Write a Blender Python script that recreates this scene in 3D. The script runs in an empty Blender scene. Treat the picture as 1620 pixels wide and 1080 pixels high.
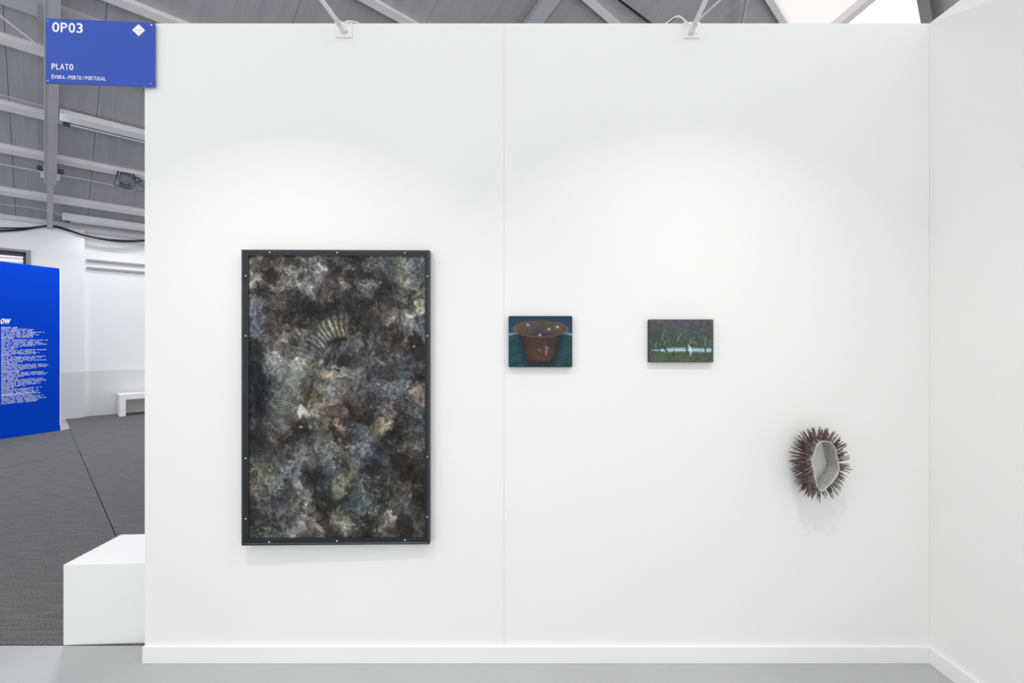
import bpy, bmesh, math, random
import numpy as np
from mathutils import Vector, Matrix

random.seed(7)
rng = np.random.default_rng(11)
scene = bpy.context.scene
COL = scene.collection

# ------------------------------------------------------------------ camera, world, exposure
F = 740.0                      # focal length in pixels of the 1620 x 1080 frame
CX, CY = 810.0, 540.0
HC = 1.25                      # camera height
cam = bpy.data.cameras.new('camera')
cam.sensor_width = 36.0
cam.lens = F / 1620.0 * 36.0
cam.clip_start = 0.02
cam_o = bpy.data.objects.new('camera', cam)
cam_o.location = (0, 0, HC)
cam_o.rotation_euler = (math.pi / 2, 0, 0)
COL.objects.link(cam_o)
scene.camera = cam_o

world = bpy.data.worlds.new('world')
scene.world = world
world.use_nodes = True
bg = world.node_tree.nodes['Background']
bg.inputs['Color'].default_value = (0.985, 0.992, 1.0, 1)
bg.inputs['Strength'].default_value = 1.25
vs = scene.view_settings
vs.view_transform = 'Standard'
vs.look = 'None'
vs.gamma = 1.0
vs.use_curve_mapping = False
vs.exposure = -0.06
LAMP_WATTS = 3.4

# ------------------------------------------------------------------ small helpers
def px(x, y, d):
    """pixel + distance along the view axis -> point"""
    return Vector(((x - CX) / F * d, d, HC + (CY - y) / F * d))

def on_floor(x, y, z=0.0):
    return px(x, y, (HC - z) * F / (y - CY))

R2 = math.sqrt(2.0)
def H(a, w, z):
    """hall axes: a runs along the rear wall of the hall, w towards it"""
    return Vector(((a - w) / R2, (a + w) / R2, z))

EAVE_W, EAVE_Z, PITCH = 10.54, 3.11, 0.527
def roof_z(w):
    return EAVE_Z + PITCH * (EAVE_W - w)
def RP(a, w, off=0.0):
    k = math.sqrt(1 + PITCH * PITCH)
    return H(a, w - PITCH * off / k, roof_z(w) - off / k)
def roof_hit(x, y, off=0.0):
    rx, rz = (x - CX) / F, (CY - y) / F
    w = (1 - rx) / R2
    t = (EAVE_Z - off * 1.13 + PITCH * EAVE_W - HC) / (rz + PITCH * w)
    X, Y = rx * t, t
    return (X + Y) / R2, (Y - X) / R2

def lin(c):
    out = []
    for v in c[:3]:
        v = v / 255.0
        out.append(v / 12.92 if v <= 0.04045 else ((v + 0.055) / 1.055) ** 2.4)
    return tuple(out) + (1.0,)

def mat(name, rgb, rough=0.6, var=0.05, scale=6.0, bump=0.0, bump_scale=80.0, metal=0.0, spec=0.3, stretch=(1, 1, 1)):
    m = bpy.data.materials.new(name)
    m.use_nodes = True
    nt = m.node_tree
    b = nt.nodes['Principled BSDF']
    b.inputs['Roughness'].default_value = rough
    b.inputs['Metallic'].default_value = metal
    b.inputs['Specular IOR Level'].default_value = spec
    tc = nt.nodes.new('ShaderNodeTexCoord')
    mp = nt.nodes.new('ShaderNodeMapping')
    mp.inputs['Scale'].default_value = stretch
    nt.links.new(tc.outputs['Object'], mp.inputs['Vector'])
    n = nt.nodes.new('ShaderNodeTexNoise')
    n.inputs['Scale'].default_value = scale
    n.inputs['Detail'].default_value = 5
    nt.links.new(mp.outputs['Vector'], n.inputs['Vector'])
    r = nt.nodes.new('ShaderNodeValToRGB')
    c = lin(rgb)
    r.color_ramp.elements[0].position = 0.3
    r.color_ramp.elements[1].position = 0.7
    r.color_ramp.elements[0].color = tuple(max(0, v * (1 - var)) for v in c[:3]) + (1,)
    r.color_ramp.elements[1].color = tuple(min(1, v * (1 + var)) for v in c[:3]) + (1,)
    nt.links.new(n.outputs['Fac'], r.inputs['Fac'])
    nt.links.new(r.outputs['Color'], b.inputs['Base Color'])
    if bump:
        n2 = nt.nodes.new('ShaderNodeTexNoise')
        n2.inputs['Scale'].default_value = bump_scale
        n2.inputs['Detail'].default_value = 3
        nt.links.new(mp.outputs['Vector'], n2.inputs['Vector'])
        bu = nt.nodes.new('ShaderNodeBump')
        bu.inputs['Strength'].default_value = bump
        bu.inputs['Distance'].default_value = 0.002
        nt.links.new(n2.outputs['Fac'], bu.inputs['Height'])
        nt.links.new(bu.outputs['Normal'], b.inputs['Normal'])
    return m

def link(o, parent=None):
    COL.objects.link(o)
    if parent is not None:
        o.parent = parent
    return o

def mobj(name, bm, m, parent=None, smooth=False, loc=None):
    me = bpy.data.meshes.new(name)
    bmesh.ops.recalc_face_normals(bm, faces=bm.faces[:])
    if loc is not None:
        bmesh.ops.translate(bm, verts=bm.verts[:], vec=-Vector(loc))
    bm.to_mesh(me)
    bm.free()
    if m is not None:
        me.materials.append(m)
    if smooth:
        for p in me.polygons:
            p.use_smooth = True
    o = bpy.data.objects.new(name, me)
    if loc is not None:
        o.location = loc
    return link(o, parent)

def empty(name, loc=(0, 0, 0)):
    o = bpy.data.objects.new(name, None)
    o.empty_display_size = 0.1
    o.location = loc
    return link(o)

def tag(o, label, cat, group=None):
    o['label'] = label
    o['category'] = cat
    if group:
        o['group'] = group
    return o

def struct(o, label=None, cat=None):
    o['kind'] = 'structure'
    if label:
        o['label'] = label
    if cat:
        o['category'] = cat
    return o

def hexa(bm, pts):
    v = [bm.verts.new(p) for p in pts]
    for f in ((0, 1, 2, 3), (4, 7, 6, 5), (0, 4, 5, 1), (1, 5, 6, 2), (2, 6, 7, 3), (3, 7, 4, 0)):
        bm.faces.new([v[i] for i in f])
    return v

def box(bm, x0, x1, y0, y1, z0, z1):
    return hexa(bm, [(x0, y0, z0), (x1, y0, z0), (x1, y1, z0), (x0, y1, z0),
                     (x0, y0, z1), (x1, y0, z1), (x1, y1, z1), (x0, y1, z1)])

def hbox(bm, a0, a1, w0, w1, z0, z1):
    return hexa(bm, [H(a0, w0, z0), H(a1, w0, z0), H(a1, w1, z0), H(a0, w1, z0),
                     H(a0, w0, z1), H(a1, w0, z1), H(a1, w1, z1), H(a0, w1, z1)])

def rbox(bm, a0, a1, w0, w1, off0, off1):
    """box lying along the roof slope"""
    return hexa(bm, [RP(a0, w0, off0), RP(a1, w0, off0), RP(a1, w1, off0), RP(a0, w1, off0),
                     RP(a0, w0, off1), RP(a1, w0, off1), RP(a1, w1, off1), RP(a0, w1, off1)])

def bevel(bm, r, seg=2):
    bmesh.ops.bevel(bm, geom=bm.edges[:], offset=r, segments=seg, affect='EDGES', profile=0.5)

def tube(bm, pts, r, n=8, r2=None, cap=True):
    pts = [Vector(p) for p in pts]
    rings = []
    prev = None
    for i, p in enumerate(pts):
        d = (pts[min(i + 1, len(pts) - 1)] - pts[max(i - 1, 0)]).normalized()
        if prev is None:
            up = Vector((0, 0, 1)) if abs(d.z) < 0.9 else Vector((1, 0, 0))
            s = d.cross(up).normalized()
        else:
            s = (prev - d * prev.dot(d)).normalized()
        prev = s
        t = d.cross(s)
        k = i / max(1, len(pts) - 1)
        rr = r if r2 is None else r + (r2 - r) * k
        rings.append([bm.verts.new(p + (s * math.cos(2 * math.pi * j / n) + t * math.sin(2 * math.pi * j / n)) * rr) for j in range(n)])
    for a, b in zip(rings, rings[1:]):
        for j in range(n):
            bm.faces.new((a[j], a[(j + 1) % n], b[(j + 1) % n], b[j]))
    if cap:
        bm.faces.new(rings[0][::-1])
        bm.faces.new(rings[-1])

def smooth_path(pts, n=10):
    pts = [Vector(p) for p in pts]
    out = []
    for i in range(len(pts) - 1):
        p0, p1, p2, p3 = pts[max(i - 1, 0)], pts[i], pts[i + 1], pts[min(i + 2, len(pts) - 1)]
        for k in range(n):
            t = k / n
            out.append(0.5 * ((2 * p1) + (p2 - p0) * t + (2 * p0 - 5 * p1 + 4 * p2 - p3) * t * t + (3 * p1 - p0 - 3 * p2 + p3) * t ** 3))
    out.append(pts[-1])
    return out

CAP = 0.682
def text_mesh(s, width, height, shear=0.0, bold=0.0, thick=0.0006, capref=None):
    """flat lettering in the XY plane, lower left corner at the origin, scaled to width x cap height"""
    cu = bpy.data.curves.new('t', 'FONT')
    cu.body = s
    cu.shear = shear
    cu.offset = bold
    cu.resolution_u = 4
    cu.extrude = 0.01
    o = bpy.data.objects.new('t', cu)
    COL.objects.link(o)
    dg = bpy.context.evaluated_depsgraph_get()
    me = bpy.data.meshes.new_from_object(o.evaluated_get(dg))
    bpy.data.objects.remove(o)
    bpy.data.curves.remove(cu)
    n = len(me.vertices)
    co = np.zeros(n * 3)
    me.vertices.foreach_get('co', co)
    co = co.reshape(-1, 3)
    capref = capref or co[:, 1].max()
    co[:, 0] = (co[:, 0] - co[:, 0].min()) / (np.ptp(co[:, 0])) * width
    co[:, 1] = co[:, 1] / capref * height
    co[:, 2] = (co[:, 2] - co[:, 2].min()) / max(1e-9, np.ptp(co[:, 2])) * thick
    me.vertices.foreach_set('co', co.ravel())
    return me

# ------------------------------------------------------------------ materials
M = {}
M['wall'] = mat('booth_white_paint', (240, 240, 239), 0.75, 0.008, 1.5, 0.05, 220, spec=0.15)
M['base'] = mat('baseboard_white_paint', (241, 241, 241), 0.5, 0.008, 2, spec=0.25)
M['floor'] = mat('booth_floor_grey', (178, 179, 179), 0.5, 0.05, 2.2, 0.05, 60, spec=0.3)
M['plinth'] = mat('plinth_white_paint', (240, 240, 240), 0.6, 0.01, 2, spec=0.2)
M['hall_wall'] = mat('hall_white_plaster', (241, 242, 243), 0.8, 0.012, 0.8, 0.05, 90, spec=0.15)
M['dado'] = mat('dado_grey_paint', (224, 224, 223), 0.7, 0.015, 1.0, spec=0.2)
M['rail'] = mat('aluminium_rail', (158, 160, 165), 0.5, 0.03, 5)
M['purlin'] = mat('purlin_galvanised_white', (240, 238, 241), 0.6, 0.03, 2.5, spec=0.2)
M['beam'] = mat('rafter_grey_steel', (200, 200, 206), 0.55, 0.04, 3)
M['gap'] = mat('roof_deck_dark', (96, 96, 100), 0.8, 0.05, 2)
M['skylight_frame'] = mat('skylight_frame', (150, 150, 148), 0.6, 0.03, 3)
M['blue_wall'] = mat('partition_blue_paint', (0, 66, 200), 0.6, 0.02, 1.5, spec=0.06)
M['sign_blue'] = mat('sign_blue_print', (66, 92, 186), 0.55, 0.015, 4, spec=0.12)
M['white_print'] = mat('white_print', (245, 246, 250), 0.6, 0.01, 5)
M['pale_print'] = mat('pale_print', (214, 212, 206), 0.6, 0.03, 30)
M['text_print'] = mat('white_text_print', (214, 222, 250), 0.6, 0.02, 5)
M['screw'] = mat('screw_zinc', (225, 225, 222), 0.35, 0.05, 60, metal=0.4)
M['frame'] = mat('frame_blackened_steel', (38, 40, 44), 0.38, 0.14, 9, 0.08, 120, metal=0.35, spec=0.5)
M['frame_lip'] = mat('frame_steel_lip', (60, 63, 67), 0.33, 0.2, 12, metal=0.5, spec=0.5)
M['groove_light'] = mat('frame_groove_highlight', (120, 124, 128), 0.35, 0.35, 14, metal=0.4, spec=0.5)  # paler metal colour standing in for the highlight along the frame groove
M['black'] = mat('black_rubber', (34, 36, 42), 0.6, 0.08, 20)
M['fixture_black'] = mat('spotlight_black_metal', (72, 73, 82), 0.5, 0.1, 12)
M['lamp_white'] = mat('lamp_white_enamel', (228, 229, 228), 0.4, 0.02, 10, spec=0.4)
M['plate'] = mat('bracket_white_plastic', (240, 240, 238), 0.45, 0.01, 10, spec=0.4)
M['batten'] = mat('batten_white_housing', (240, 240, 244), 0.5, 0.02, 4)
M['reflector'] = mat('batten_reflector_grey', (168, 166, 164), 0.45, 0.04, 6)
M['bench'] = mat('bench_white_paint', (240, 240, 240), 0.6, 0.01, 2)
M['mat_grey'] = mat('floor_patch_grey', (170, 170, 168), 0.8, 0.05, 8)
M['canvas_edge_a'] = mat('canvas_edge_dark_teal', (44, 56, 64), 0.7, 0.15, 60, 0.3, 600)
M['canvas_edge_b'] = mat('canvas_edge_dark_green', (62, 66, 62), 0.7, 0.15, 60, 0.3, 600)
M['window_frame'] = mat('window_frame_grey', (150, 150, 160), 0.5, 0.04, 6)
M['window_reveal'] = mat('window_reveal_dark', (88, 84, 86), 0.6, 0.08, 6)
M['slat'] = mat('blind_white', (238, 240, 240), 0.6, 0.02, 6)

def carpet_material():
    m = bpy.data.materials.new('carpet_charcoal')
    m.use_nodes = True
    nt = m.node_tree
    b = nt.nodes['Principled BSDF']
    b.inputs['Roughness'].default_value = 0.95
    b.inputs['Specular IOR Level'].default_value = 0.08
    tc = nt.nodes.new('ShaderNodeTexCoord')
    def noise(scale, stretch, rot=0.0, detail=4):
        mp = nt.nodes.new('ShaderNodeMapping')
        mp.inputs['Rotation'].default_value = (0, 0, rot)
        mp.inputs['Scale'].default_value = stretch
        nt.links.new(tc.outputs['Object'], mp.inputs['Vector'])
        n = nt.nodes.new('ShaderNodeTexNoise')
        n.inputs['Scale'].default_value = scale
        n.inputs['Detail'].default_value = detail
        nt.links.new(mp.outputs['Vector'], n.inputs['Vector'])
        return n
    n1 = noise(9, (0.7, 5.0, 1), rot=math.radians(-20))
    n2 = noise(110, (1, 1.7, 1), rot=math.radians(-20))
    mx = nt.nodes.new('ShaderNodeMix')
    mx.data_type = 'FLOAT'
    mx.inputs[0].default_value = 0.72
    nt.links.new(n1.outputs['Fac'], mx.inputs[2])
    nt.links.new(n2.outputs['Fac'], mx.inputs[3])
    r = nt.nodes.new('ShaderNodeValToRGB')
    r.color_ramp.elements[0].position = 0.3
    r.color_ramp.elements[0].color = lin((72, 72, 72))
    r.color_ramp.elements[1].position = 0.72
    r.color_ramp.elements[1].color = lin((132, 132, 132))
    nt.links.new(mx.outputs[0], r.inputs['Fac'])
    nt.links.new(r.outputs['Color'], b.inputs['Base Color'])
    bu = nt.nodes.new('ShaderNodeBump')
    bu.inputs['Strength'].default_value = 0.5
    bu.inputs['Distance'].default_value = 0.004
    nt.links.new(n2.outputs['Fac'], bu.inputs['Height'])
    nt.links.new(bu.outputs['Normal'], b.inputs['Normal'])
    return m
M['carpet'] = carpet_material()
M['carpet_base'] = mat('carpet_backing', (58, 58, 58), 0.95, 0.05, 8)

def roof_material():
    m = bpy.data.materials.new('roof_panel_grey')
    m.use_nodes = True
    nt = m.node_tree
    b = nt.nodes['Principled BSDF']
    b.inputs['Roughness'].default_value = 0.6
    b.inputs['Specular IOR Level'].default_value = 0.2
    tc = nt.nodes.new('ShaderNodeTexCoord')
    mp = nt.nodes.new('ShaderNodeMapping')
    mp.inputs['Rotation'].default_value = (0, 0, -math.pi / 4)
    nt.links.new(tc.outputs['Object'], mp.inputs['Vector'])
    wv = nt.nodes.new('ShaderNodeTexWave')
    wv.wave_type = 'BANDS'
    wv.bands_direction = 'X'
    wv.inputs['Scale'].default_value = 2.6
    wv.inputs['Distortion'].default_value = 0.0
    nt.links.new(mp.outputs['Vector'], wv.inputs['Vector'])
    mp2 = nt.nodes.new('ShaderNodeMapping')
    mp2.inputs['Scale'].default_value = (6, 0.6, 0.6)
    nt.links.new(mp.outputs['Vector'], mp2.inputs['Vector'])
    n = nt.nodes.new('ShaderNodeTexNoise')
    n.inputs['Scale'].default_value = 1.4
    n.inputs['Detail'].default_value = 5
    nt.links.new(mp2.outputs['Vector'], n.inputs['Vector'])
    r = nt.nodes.new('ShaderNodeValToRGB')
    r.color_ramp.elements[0].position = 0.25
    r.color_ramp.elements[0].color = lin((176, 176, 182))
    r.color_ramp.elements[1].position = 0.75
    r.color_ramp.elements[1].color = lin((192, 191, 195))
    nt.links.new(n.outputs['Fac'], r.inputs['Fac'])
    nt.links.new(r.outputs['Color'], b.inputs['Base Color'])
    bu = nt.nodes.new('ShaderNodeBump')
    bu.inputs['Strength'].default_value = 0.25
    bu.inputs['Distance'].default_value = 0.01
    pw = nt.nodes.new('ShaderNodeMath')
    pw.operation = 'POWER'
    pw.inputs[1].default_value = 8.0
    nt.links.new(wv.outputs['Fac'], pw.inputs[0])
    nt.links.new(pw.outputs[0], bu.inputs['Height'])
    nt.links.new(bu.outputs['Normal'], b.inputs['Normal'])
    return m
M['roof'] = roof_material()

def pane_material(name, transp, tint=(0.95, 0.95, 0.95)):
    m = bpy.data.materials.new(name)
    m.use_nodes = True
    nt = m.node_tree
    out = nt.nodes['Material Output']
    nt.nodes.remove(nt.nodes['Principled BSDF'])
    t = nt.nodes.new('ShaderNodeBsdfTransparent')
    d = nt.nodes.new('ShaderNodeBsdfTranslucent')
    nz = nt.nodes.new('ShaderNodeTexNoise')
    nz.inputs['Scale'].default_value = 2.0
    r = nt.nodes.new('ShaderNodeValToRGB')
    r.color_ramp.elements[0].color = tuple(0.96 * v for v in tint) + (1,)
    r.color_ramp.elements[1].color = tuple(tint) + (1,)
    nt.links.new(nz.outputs['Fac'], r.inputs['Fac'])
    nt.links.new(r.outputs['Color'], d.inputs['Color'])
    mx = nt.nodes.new('ShaderNodeMixShader')
    mx.inputs[0].default_value = transp
    nt.links.new(d.outputs[0], mx.inputs[1])
    nt.links.new(t.outputs[0], mx.inputs[2])
    nt.links.new(mx.outputs[0], out.inputs['Surface'])
    return m
M['pane'] = pane_material('frosted_pane', 0.75)
M['skylight'] = pane_material('translucent_sheet', 0.8)
M['ridge_pane'] = pane_material('frosted_ridge_sheet', 0.35, (0.93, 0.86, 0.84))

# ------------------------------------------------------------------ the booth
D = HC * F / 506.0             # distance to the booth wall
S = D / F                      # metres for one pixel at that wall
XL, XR = (229 - CX) * S, (1470.5 - CX) * S
ZT = HC + (540 - 37) * S
WT = 0.095
GAP = 0.0002

bm = bmesh.new(); box(bm, XL + 0.002, XR + WT, D + 0.012, D + WT - 0.002, 0.0, ZT - 0.001)
wall_back = struct(mobj('wall_back', bm, M['wall']), 'white booth wall carrying the paintings', 'wall')
seam = (797.5 - CX) * S
for x0, x1 in ((XL, seam - GAP), (seam + GAP, XR + 0.001)):
    bm = bmesh.new(); box(bm, x0, x1, D, D + 0.012, 0.0, ZT)
    if x0 == XL:
        box(bm, XL, XL + 0.012, D + 0.012, D + WT, 0, ZT)
    mobj('wall_panel', bm, M['wall'], wall_back)
bm = bmesh.new(); box(bm, XR, XR + WT, 0.6, D - 0.0005, 0.0, ZT)
struct(mobj('wall_right', bm, M['wall']), 'white side wall closing the booth', 'wall')
BT, BH = 0.012, 0.064
bm = bmesh.new(); box(bm, XL - 0.0005, XR - BT, D - BT, D, 0.0, BH); bevel(bm, 0.0015, 2)
struct(mobj('baseboard_back', bm, M['base']), 'low white baseboard under the painting wall', 'baseboard')
bm = bmesh.new(); box(bm, XR - BT, XR, 0.6, D, 0.0, BH); bevel(bm, 0.0015, 2)
struct(mobj('baseboard_right', bm, M['base']), 'low white baseboard along the side wall', 'baseboard')

FY = HC * F / 481.0            # edge between booth floor and carpet
bm = bmesh.new(); box(bm, -9.0, 7.0, -5.0, FY, -0.05, 0.0)
struct(mobj('floor', bm, M['floor']), 'smooth light grey booth floor', 'floor')

# hall carpet: sheets laid edge to edge on a dark backing
bm = bmesh.new(); box(bm, -16, 16, FY + 0.001, 18, -0.06, -0.008)
carpet = struct(mobj('floor', bm, M['carpet_base']), 'charcoal ribbed carpet of the hall', 'floor')
sA, sB = on_floor(115.5, 690), on_floor(183, 846)
sd = (sA - sB).normalized()
q0 = sB - sd * ((sB.y - FY - 0.001) / sd.y)
q1 = sA + sd * 16
k0 = on_floor(0, 741.5)
j = on_floor(125, 714)
j = sB + sd * (j - sB).dot(sd)
jd = (k0 - j).normalized()
k1 = j + jd * ((FY + 0.001 - j.y) / jd.y)
def sheet(poly, shrink=0.003):
    c = sum((Vector(p) for p in poly), Vector()) / len(poly)
    bm = bmesh.new()
    lo, hi = [], []
    for p in poly:
        p = Vector(p); d = (c - p).normalized() * shrink
        lo.append(bm.verts.new((p.x + d.x, p.y + d.y, -0.008)))
        hi.append(bm.verts.new((p.x + d.x, p.y + d.y, 0.0)))
    n = len(poly)
    bm.faces.new(hi); bm.faces.new(lo[::-1])
    for i in range(n):
        bm.faces.new((lo[i], lo[(i + 1) % n], hi[(i + 1) % n], hi[i]))
    mobj('carpet_sheet', bm, M['carpet'], carpet)
sheet([q0, (16, FY + 0.001, 0), (16, 18, 0), (q1.x, 18, 0), q1])
sheet([q0, j, k1], 0.012)
sheet([j, q1, (-16, q1.y, 0), (-16, FY + 0.001, 0), k1])

# ------------------------------------------------------------------ the hall behind: rear wall
WM, WP, PA = 10.56, 10.44, 0.47        # main wall plane, pier plane, end of the pier
WTOP = 3.09
wl = struct(empty('wall_left', H(0, WM, 0)), 'white rear wall of the hall with grey dado', 'wall')
wl_inv = Matrix.Translation(-Vector(wl.location))
def wl_part(name, bm, m):
    bmesh.ops.transform(bm, matrix=wl_inv, verts=bm.verts[:])
    return mobj(name, bm, m, wl)
bm = bmesh.new(); hbox(bm, PA, 14, WM, WM + 0.25, 0, WTOP); wl_part('wall_panel', bm, M['hall_wall'])
WIN = (-2.3, -0.146, 1.15, 2.663)
bm = bmesh.new()
hbox(bm, WIN[1], PA, WP, WM + 0.25, 0, WTOP)
hbox(bm, -7, WIN[0], WP, WM + 0.25, 0, WTOP)
hbox(bm, WIN[0], WIN[1], WP, WM + 0.25, 0, WIN[2])
hbox(bm, WIN[0], WIN[1], WP, WM + 0.25, WIN[3], WTOP)
wl_part('pier', bm, M['hall_wall'])
bm = bmesh.new(); hbox(bm, PA + 0.001, 14, WM - 0.006, WM - 0.0005, 0.0, 0.755); wl_part('dado', bm, M['dado'])
bm = bmesh.new(); hbox(bm, -7, PA - 0.001, WP - 0.006, WP - 0.0005, 0.0, 0.755); wl_part('dado', bm, M['dado'])
for z in (2.592, 2.462):
    bm = bmesh.new(); hbox(bm, PA + 0.03, 14, WM - 0.03, WM - 0.0005, z, z + 0.036); wl_part('rail', bm, M['rail'])

w1 = struct(empty('window_1', H((WIN[0] + WIN[1]) / 2, WP, WIN[2])), 'grey framed window with blinds above the blue partition', 'window')
w1i = Matrix.Translation(-Vector(w1.location))
def w1_part(name, bm, m, parent=w1):
    bmesh.ops.transform(bm, matrix=w1i, verts=bm.verts[:])
    return mobj(name, bm, m, parent)
FW = 0.055
bm = bmesh.new()
for a0, a1, z0, z1 in ((WIN[0], WIN[0] + FW, WIN[2], WIN[3]), (WIN[1] - FW, WIN[1], WIN[2], WIN[3]),
                       (WIN[0] + FW, WIN[1] - FW, WIN[2], WIN[2] + FW), (WIN[0] + FW, WIN[1] - FW, WIN[3] - 0.035, WIN[3])):
    hbox(bm, a0, a1, WP - 0.02, WP + 0.03, z0, z1)
w1_part('window_frame', bm, M['window_frame'])
bm = bmesh.new()
I = (WIN[0] + FW, WIN[1] - FW, WIN[2] + FW, WIN[3] - 0.035)
for a0, a1, z0, z1 in ((I[0], I[0] + 0.03, I[2], I[3]), (I[1] - 0.03, I[1], I[2], I[3]), (I[0], I[1], I[2], I[2] + 0.03), (I[0], I[1], I[3] - 0.05, I[3])):
    hbox(bm, a0, a1, WP + 0.03, WP + 0.16, z0, z1)
w1_part('window_reveal', bm, M['window_reveal'])
bm = bmesh.new(); hbox(bm, I[0] + 0.03, I[1] - 0.03, WP + 0.15, WP + 0.155, I[2] + 0.03, I[3] - 0.05)
w1_part('pane', bm, M['pane'])
for i in range(6):
    z = I[3] - 0.10 - i * 0.06
    bm = bmesh.new(); hbox(bm, I[0] + 0.03, I[1] - 0.03, WP + 0.11, WP + 0.125, z, z + 0.012)
    w1_part('blind_slat', bm, M['slat'])

# ------------------------------------------------------------------ the hall roof
ceiling = struct(empty('ceiling', (0, 0, 0)), 'sloping grey panel roof of the hall on white purlins', 'ceiling')
RIDGE_W, A0, A1, FAR_W = 0.8, -1.97, 11.05, -0.3
TOP_W = 2.58
seams = [A0, -0.31, 0.50, 2.28, 3.83, 5.50, 7.17, 8.84, A1]
for s0, s1 in zip(seams, seams[1:]):
    bm = bmesh.new(); rbox(bm, s0 + 0.0025, s1 - 0.0025, TOP_W, EAVE_W + 0.35, -0.05, -0.04)
    mobj('roof_panel', bm, M['roof'], ceiling)
bm = bmesh.new(); rbox(bm, A0, A1, TOP_W, EAVE_W + 0.35, -0.08, -0.052)
mobj('roof_deck', bm, M['gap'], ceiling)
# the far side of the ridge, falling away to the other eave
def RQ(a, w, off=0.0):
    return H(a, w, roof_z(RIDGE_W) - PITCH * (RIDGE_W - w) - off)
for s0, s1 in ((5.5, 7.17), (7.17, 8.84), (8.84, 10.5), (10.5, 12.2), (12.2, 13.9), (13.9, 15.6), (15.6, 17.3)):
    bm = bmesh.new()
    hexa(bm, [RQ(s0 + .004, RIDGE_W, -.04), RQ(s1 - .004, RIDGE_W, -.04), RQ(s1 - .004, FAR_W, -.04), RQ(s0 + .004, FAR_W, -.04),
              RQ(s0 + .004, RIDGE_W, -.07), RQ(s1 - .004, RIDGE_W, -.07), RQ(s1 - .004, FAR_W, -.07), RQ(s0 + .004, FAR_W, -.07)])
    mobj('roof_panel', bm, M['roof'], ceiling)
for w in (10.50, 9.94, 9.18, 8.52, 7.67, 6.81, 5.62, 4.20, 2.62):
    bm = bmesh.new(); rbox(bm, A0, A1 + 0.1, w - 0.03, w + 0.03, -0.04, 0.04)
    # folded lower flange
    rbox(bm, A0, A1 + 0.1, w + 0.03, w + 0.055, 0.032, 0.04)
    mobj('purlin', bm, M['purlin'], ceiling)
bm = bmesh.new(); rbox(bm, A0, 3.0, 7.12, 7.30, -0.04, 0.02); mobj('purlin', bm, M['beam'], ceiling)
bm = bmesh.new(); hbox(bm, A0, 17.3, RIDGE_W - 0.09, RIDGE_W + 0.09, roof_z(RIDGE_W) - 0.20, roof_z(RIDGE_W) + 0.03)
mobj('ridge_beam', bm, M['skylight_frame'], ceiling)
for w in (0.25, -0.1):
    bm = bmesh.new()
    hexa(bm, [RQ(5.5, w, -.04), RQ(17.3, w, -.04), RQ(17.3, w - .06, -.04), RQ(5.5, w - .06, -.04),
              RQ(5.5, w, .05), RQ(17.3, w, .05), RQ(17.3, w - .06, .05), RQ(5.5, w - .06, .05)])
    mobj('purlin', bm, M['purlin'], ceiling)
# rafters
ra = roof_hit(81, 150, 0.13)[0]
bm = bmesh.new(); rbox(bm, ra - 0.058, ra + 0.058, RIDGE_W, 9.52, 0.04, 0.15)
rbox(bm, ra - 0.064, ra - 0.052, RIDGE_W, 9.52, 0.14, 0.165); rbox(bm, ra + 0.052, ra + 0.064, RIDGE_W, 9.52, 0.14, 0.165)
rafter0 = mobj('rafter', bm, M['beam'], ceiling)
bm = bmesh.new(); rbox(bm, ra - 0.03, ra + 0.035, 9.52, 10.62, 0.04, 0.12)
mobj('rafter', bm, M['beam'], ceiling)
bw = roof_hit(80, 284, 0.14)[1]
bm = bmesh.new(); rbox(bm, ra - 0.10, ra + 0.10, bw - 0.06, bw + 0.06, 0.05, 0.14)
mobj('bracket', bm, M['batten'], rafter0)
for s in (-1, 1):
    bm = bmesh.new(); rbox(bm, ra + s * 0.105 - 0.03, ra + s * 0.105 + 0.03, bw - 0.12, bw - 0.07, 0.10, 0.15); bevel(bm, 0.008)
    mobj('bolt', bm, M['fixture_black'], rafter0)
rb = roof_hit(861, 18, 0.16)[0]
bm = bmesh.new(); rbox(bm, rb - 0.09, rb + 0.09, RIDGE_W, 10.5, 0.04, 0.055)
rbox(bm, rb - 0.05, rb + 0.05, RIDGE_W, 10.5, 0.055, 0.16); rbox(bm, rb - 0.1, rb + 0.1, RIDGE_W, 10.5, 0.16, 0.175)
mobj('rafter', bm, M['beam'], ceiling)
bm = bmesh.new(); rbox(bm, 10.95, 11.15, RIDGE_W, 10.5, 0.04, 0.19); mobj('rafter', bm, M['purlin'], ceiling)
# corner cleat beside the left rafter
ca, cw = roof_hit(68, 36, 0.1)
bm = bmesh.new(); rbox(bm, ca - 0.04, ca + 0.06, cw - 0.09, cw + 0.07, -0.04, 0.09); mobj('cleat', bm, M['mat_grey'], ceiling)
# tie rods, hangers and conduits
def roof_tube(name, p, q, r, m, off, ext=(0, 0)):
    A = RP(*roof_hit(*p, off), off); B = RP(*roof_hit(*q, off), off)
    d = B - A
    bm = bmesh.new(); tube(bm, [A - d * ext[0], B + d * ext[1]], r, 8)
    return mobj(name, bm, m, ceiling)
roof_tube('tie_rod', (0, 30), (72, 86), 0.010, M['purlin'], 0.08, (0.6, 0.1))
roof_tube('conduit', (0, 261), (228, 303), 0.014, M['beam'], 0.04, (1.0, 0.4))
roof_tube('tie_rod', (1139, 0), (1110, 27), 0.018, M['purlin'], 0.03, (0.6, 1.0))
roof_tube('hanger', (1178, 0), (1170.5, 36), 0.030, M['beam'], 0.10, (1.0, 0.8))
roof_tube('roof_cable', (976, 0), (1025, 37), 0.010, M['black'], 0.02, (0.5, 1.5))
roof_tube('roof_cable', (979, 0), (1029, 37), 0.008, M['black'], 0.02, (0.5, 1.5))

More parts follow.
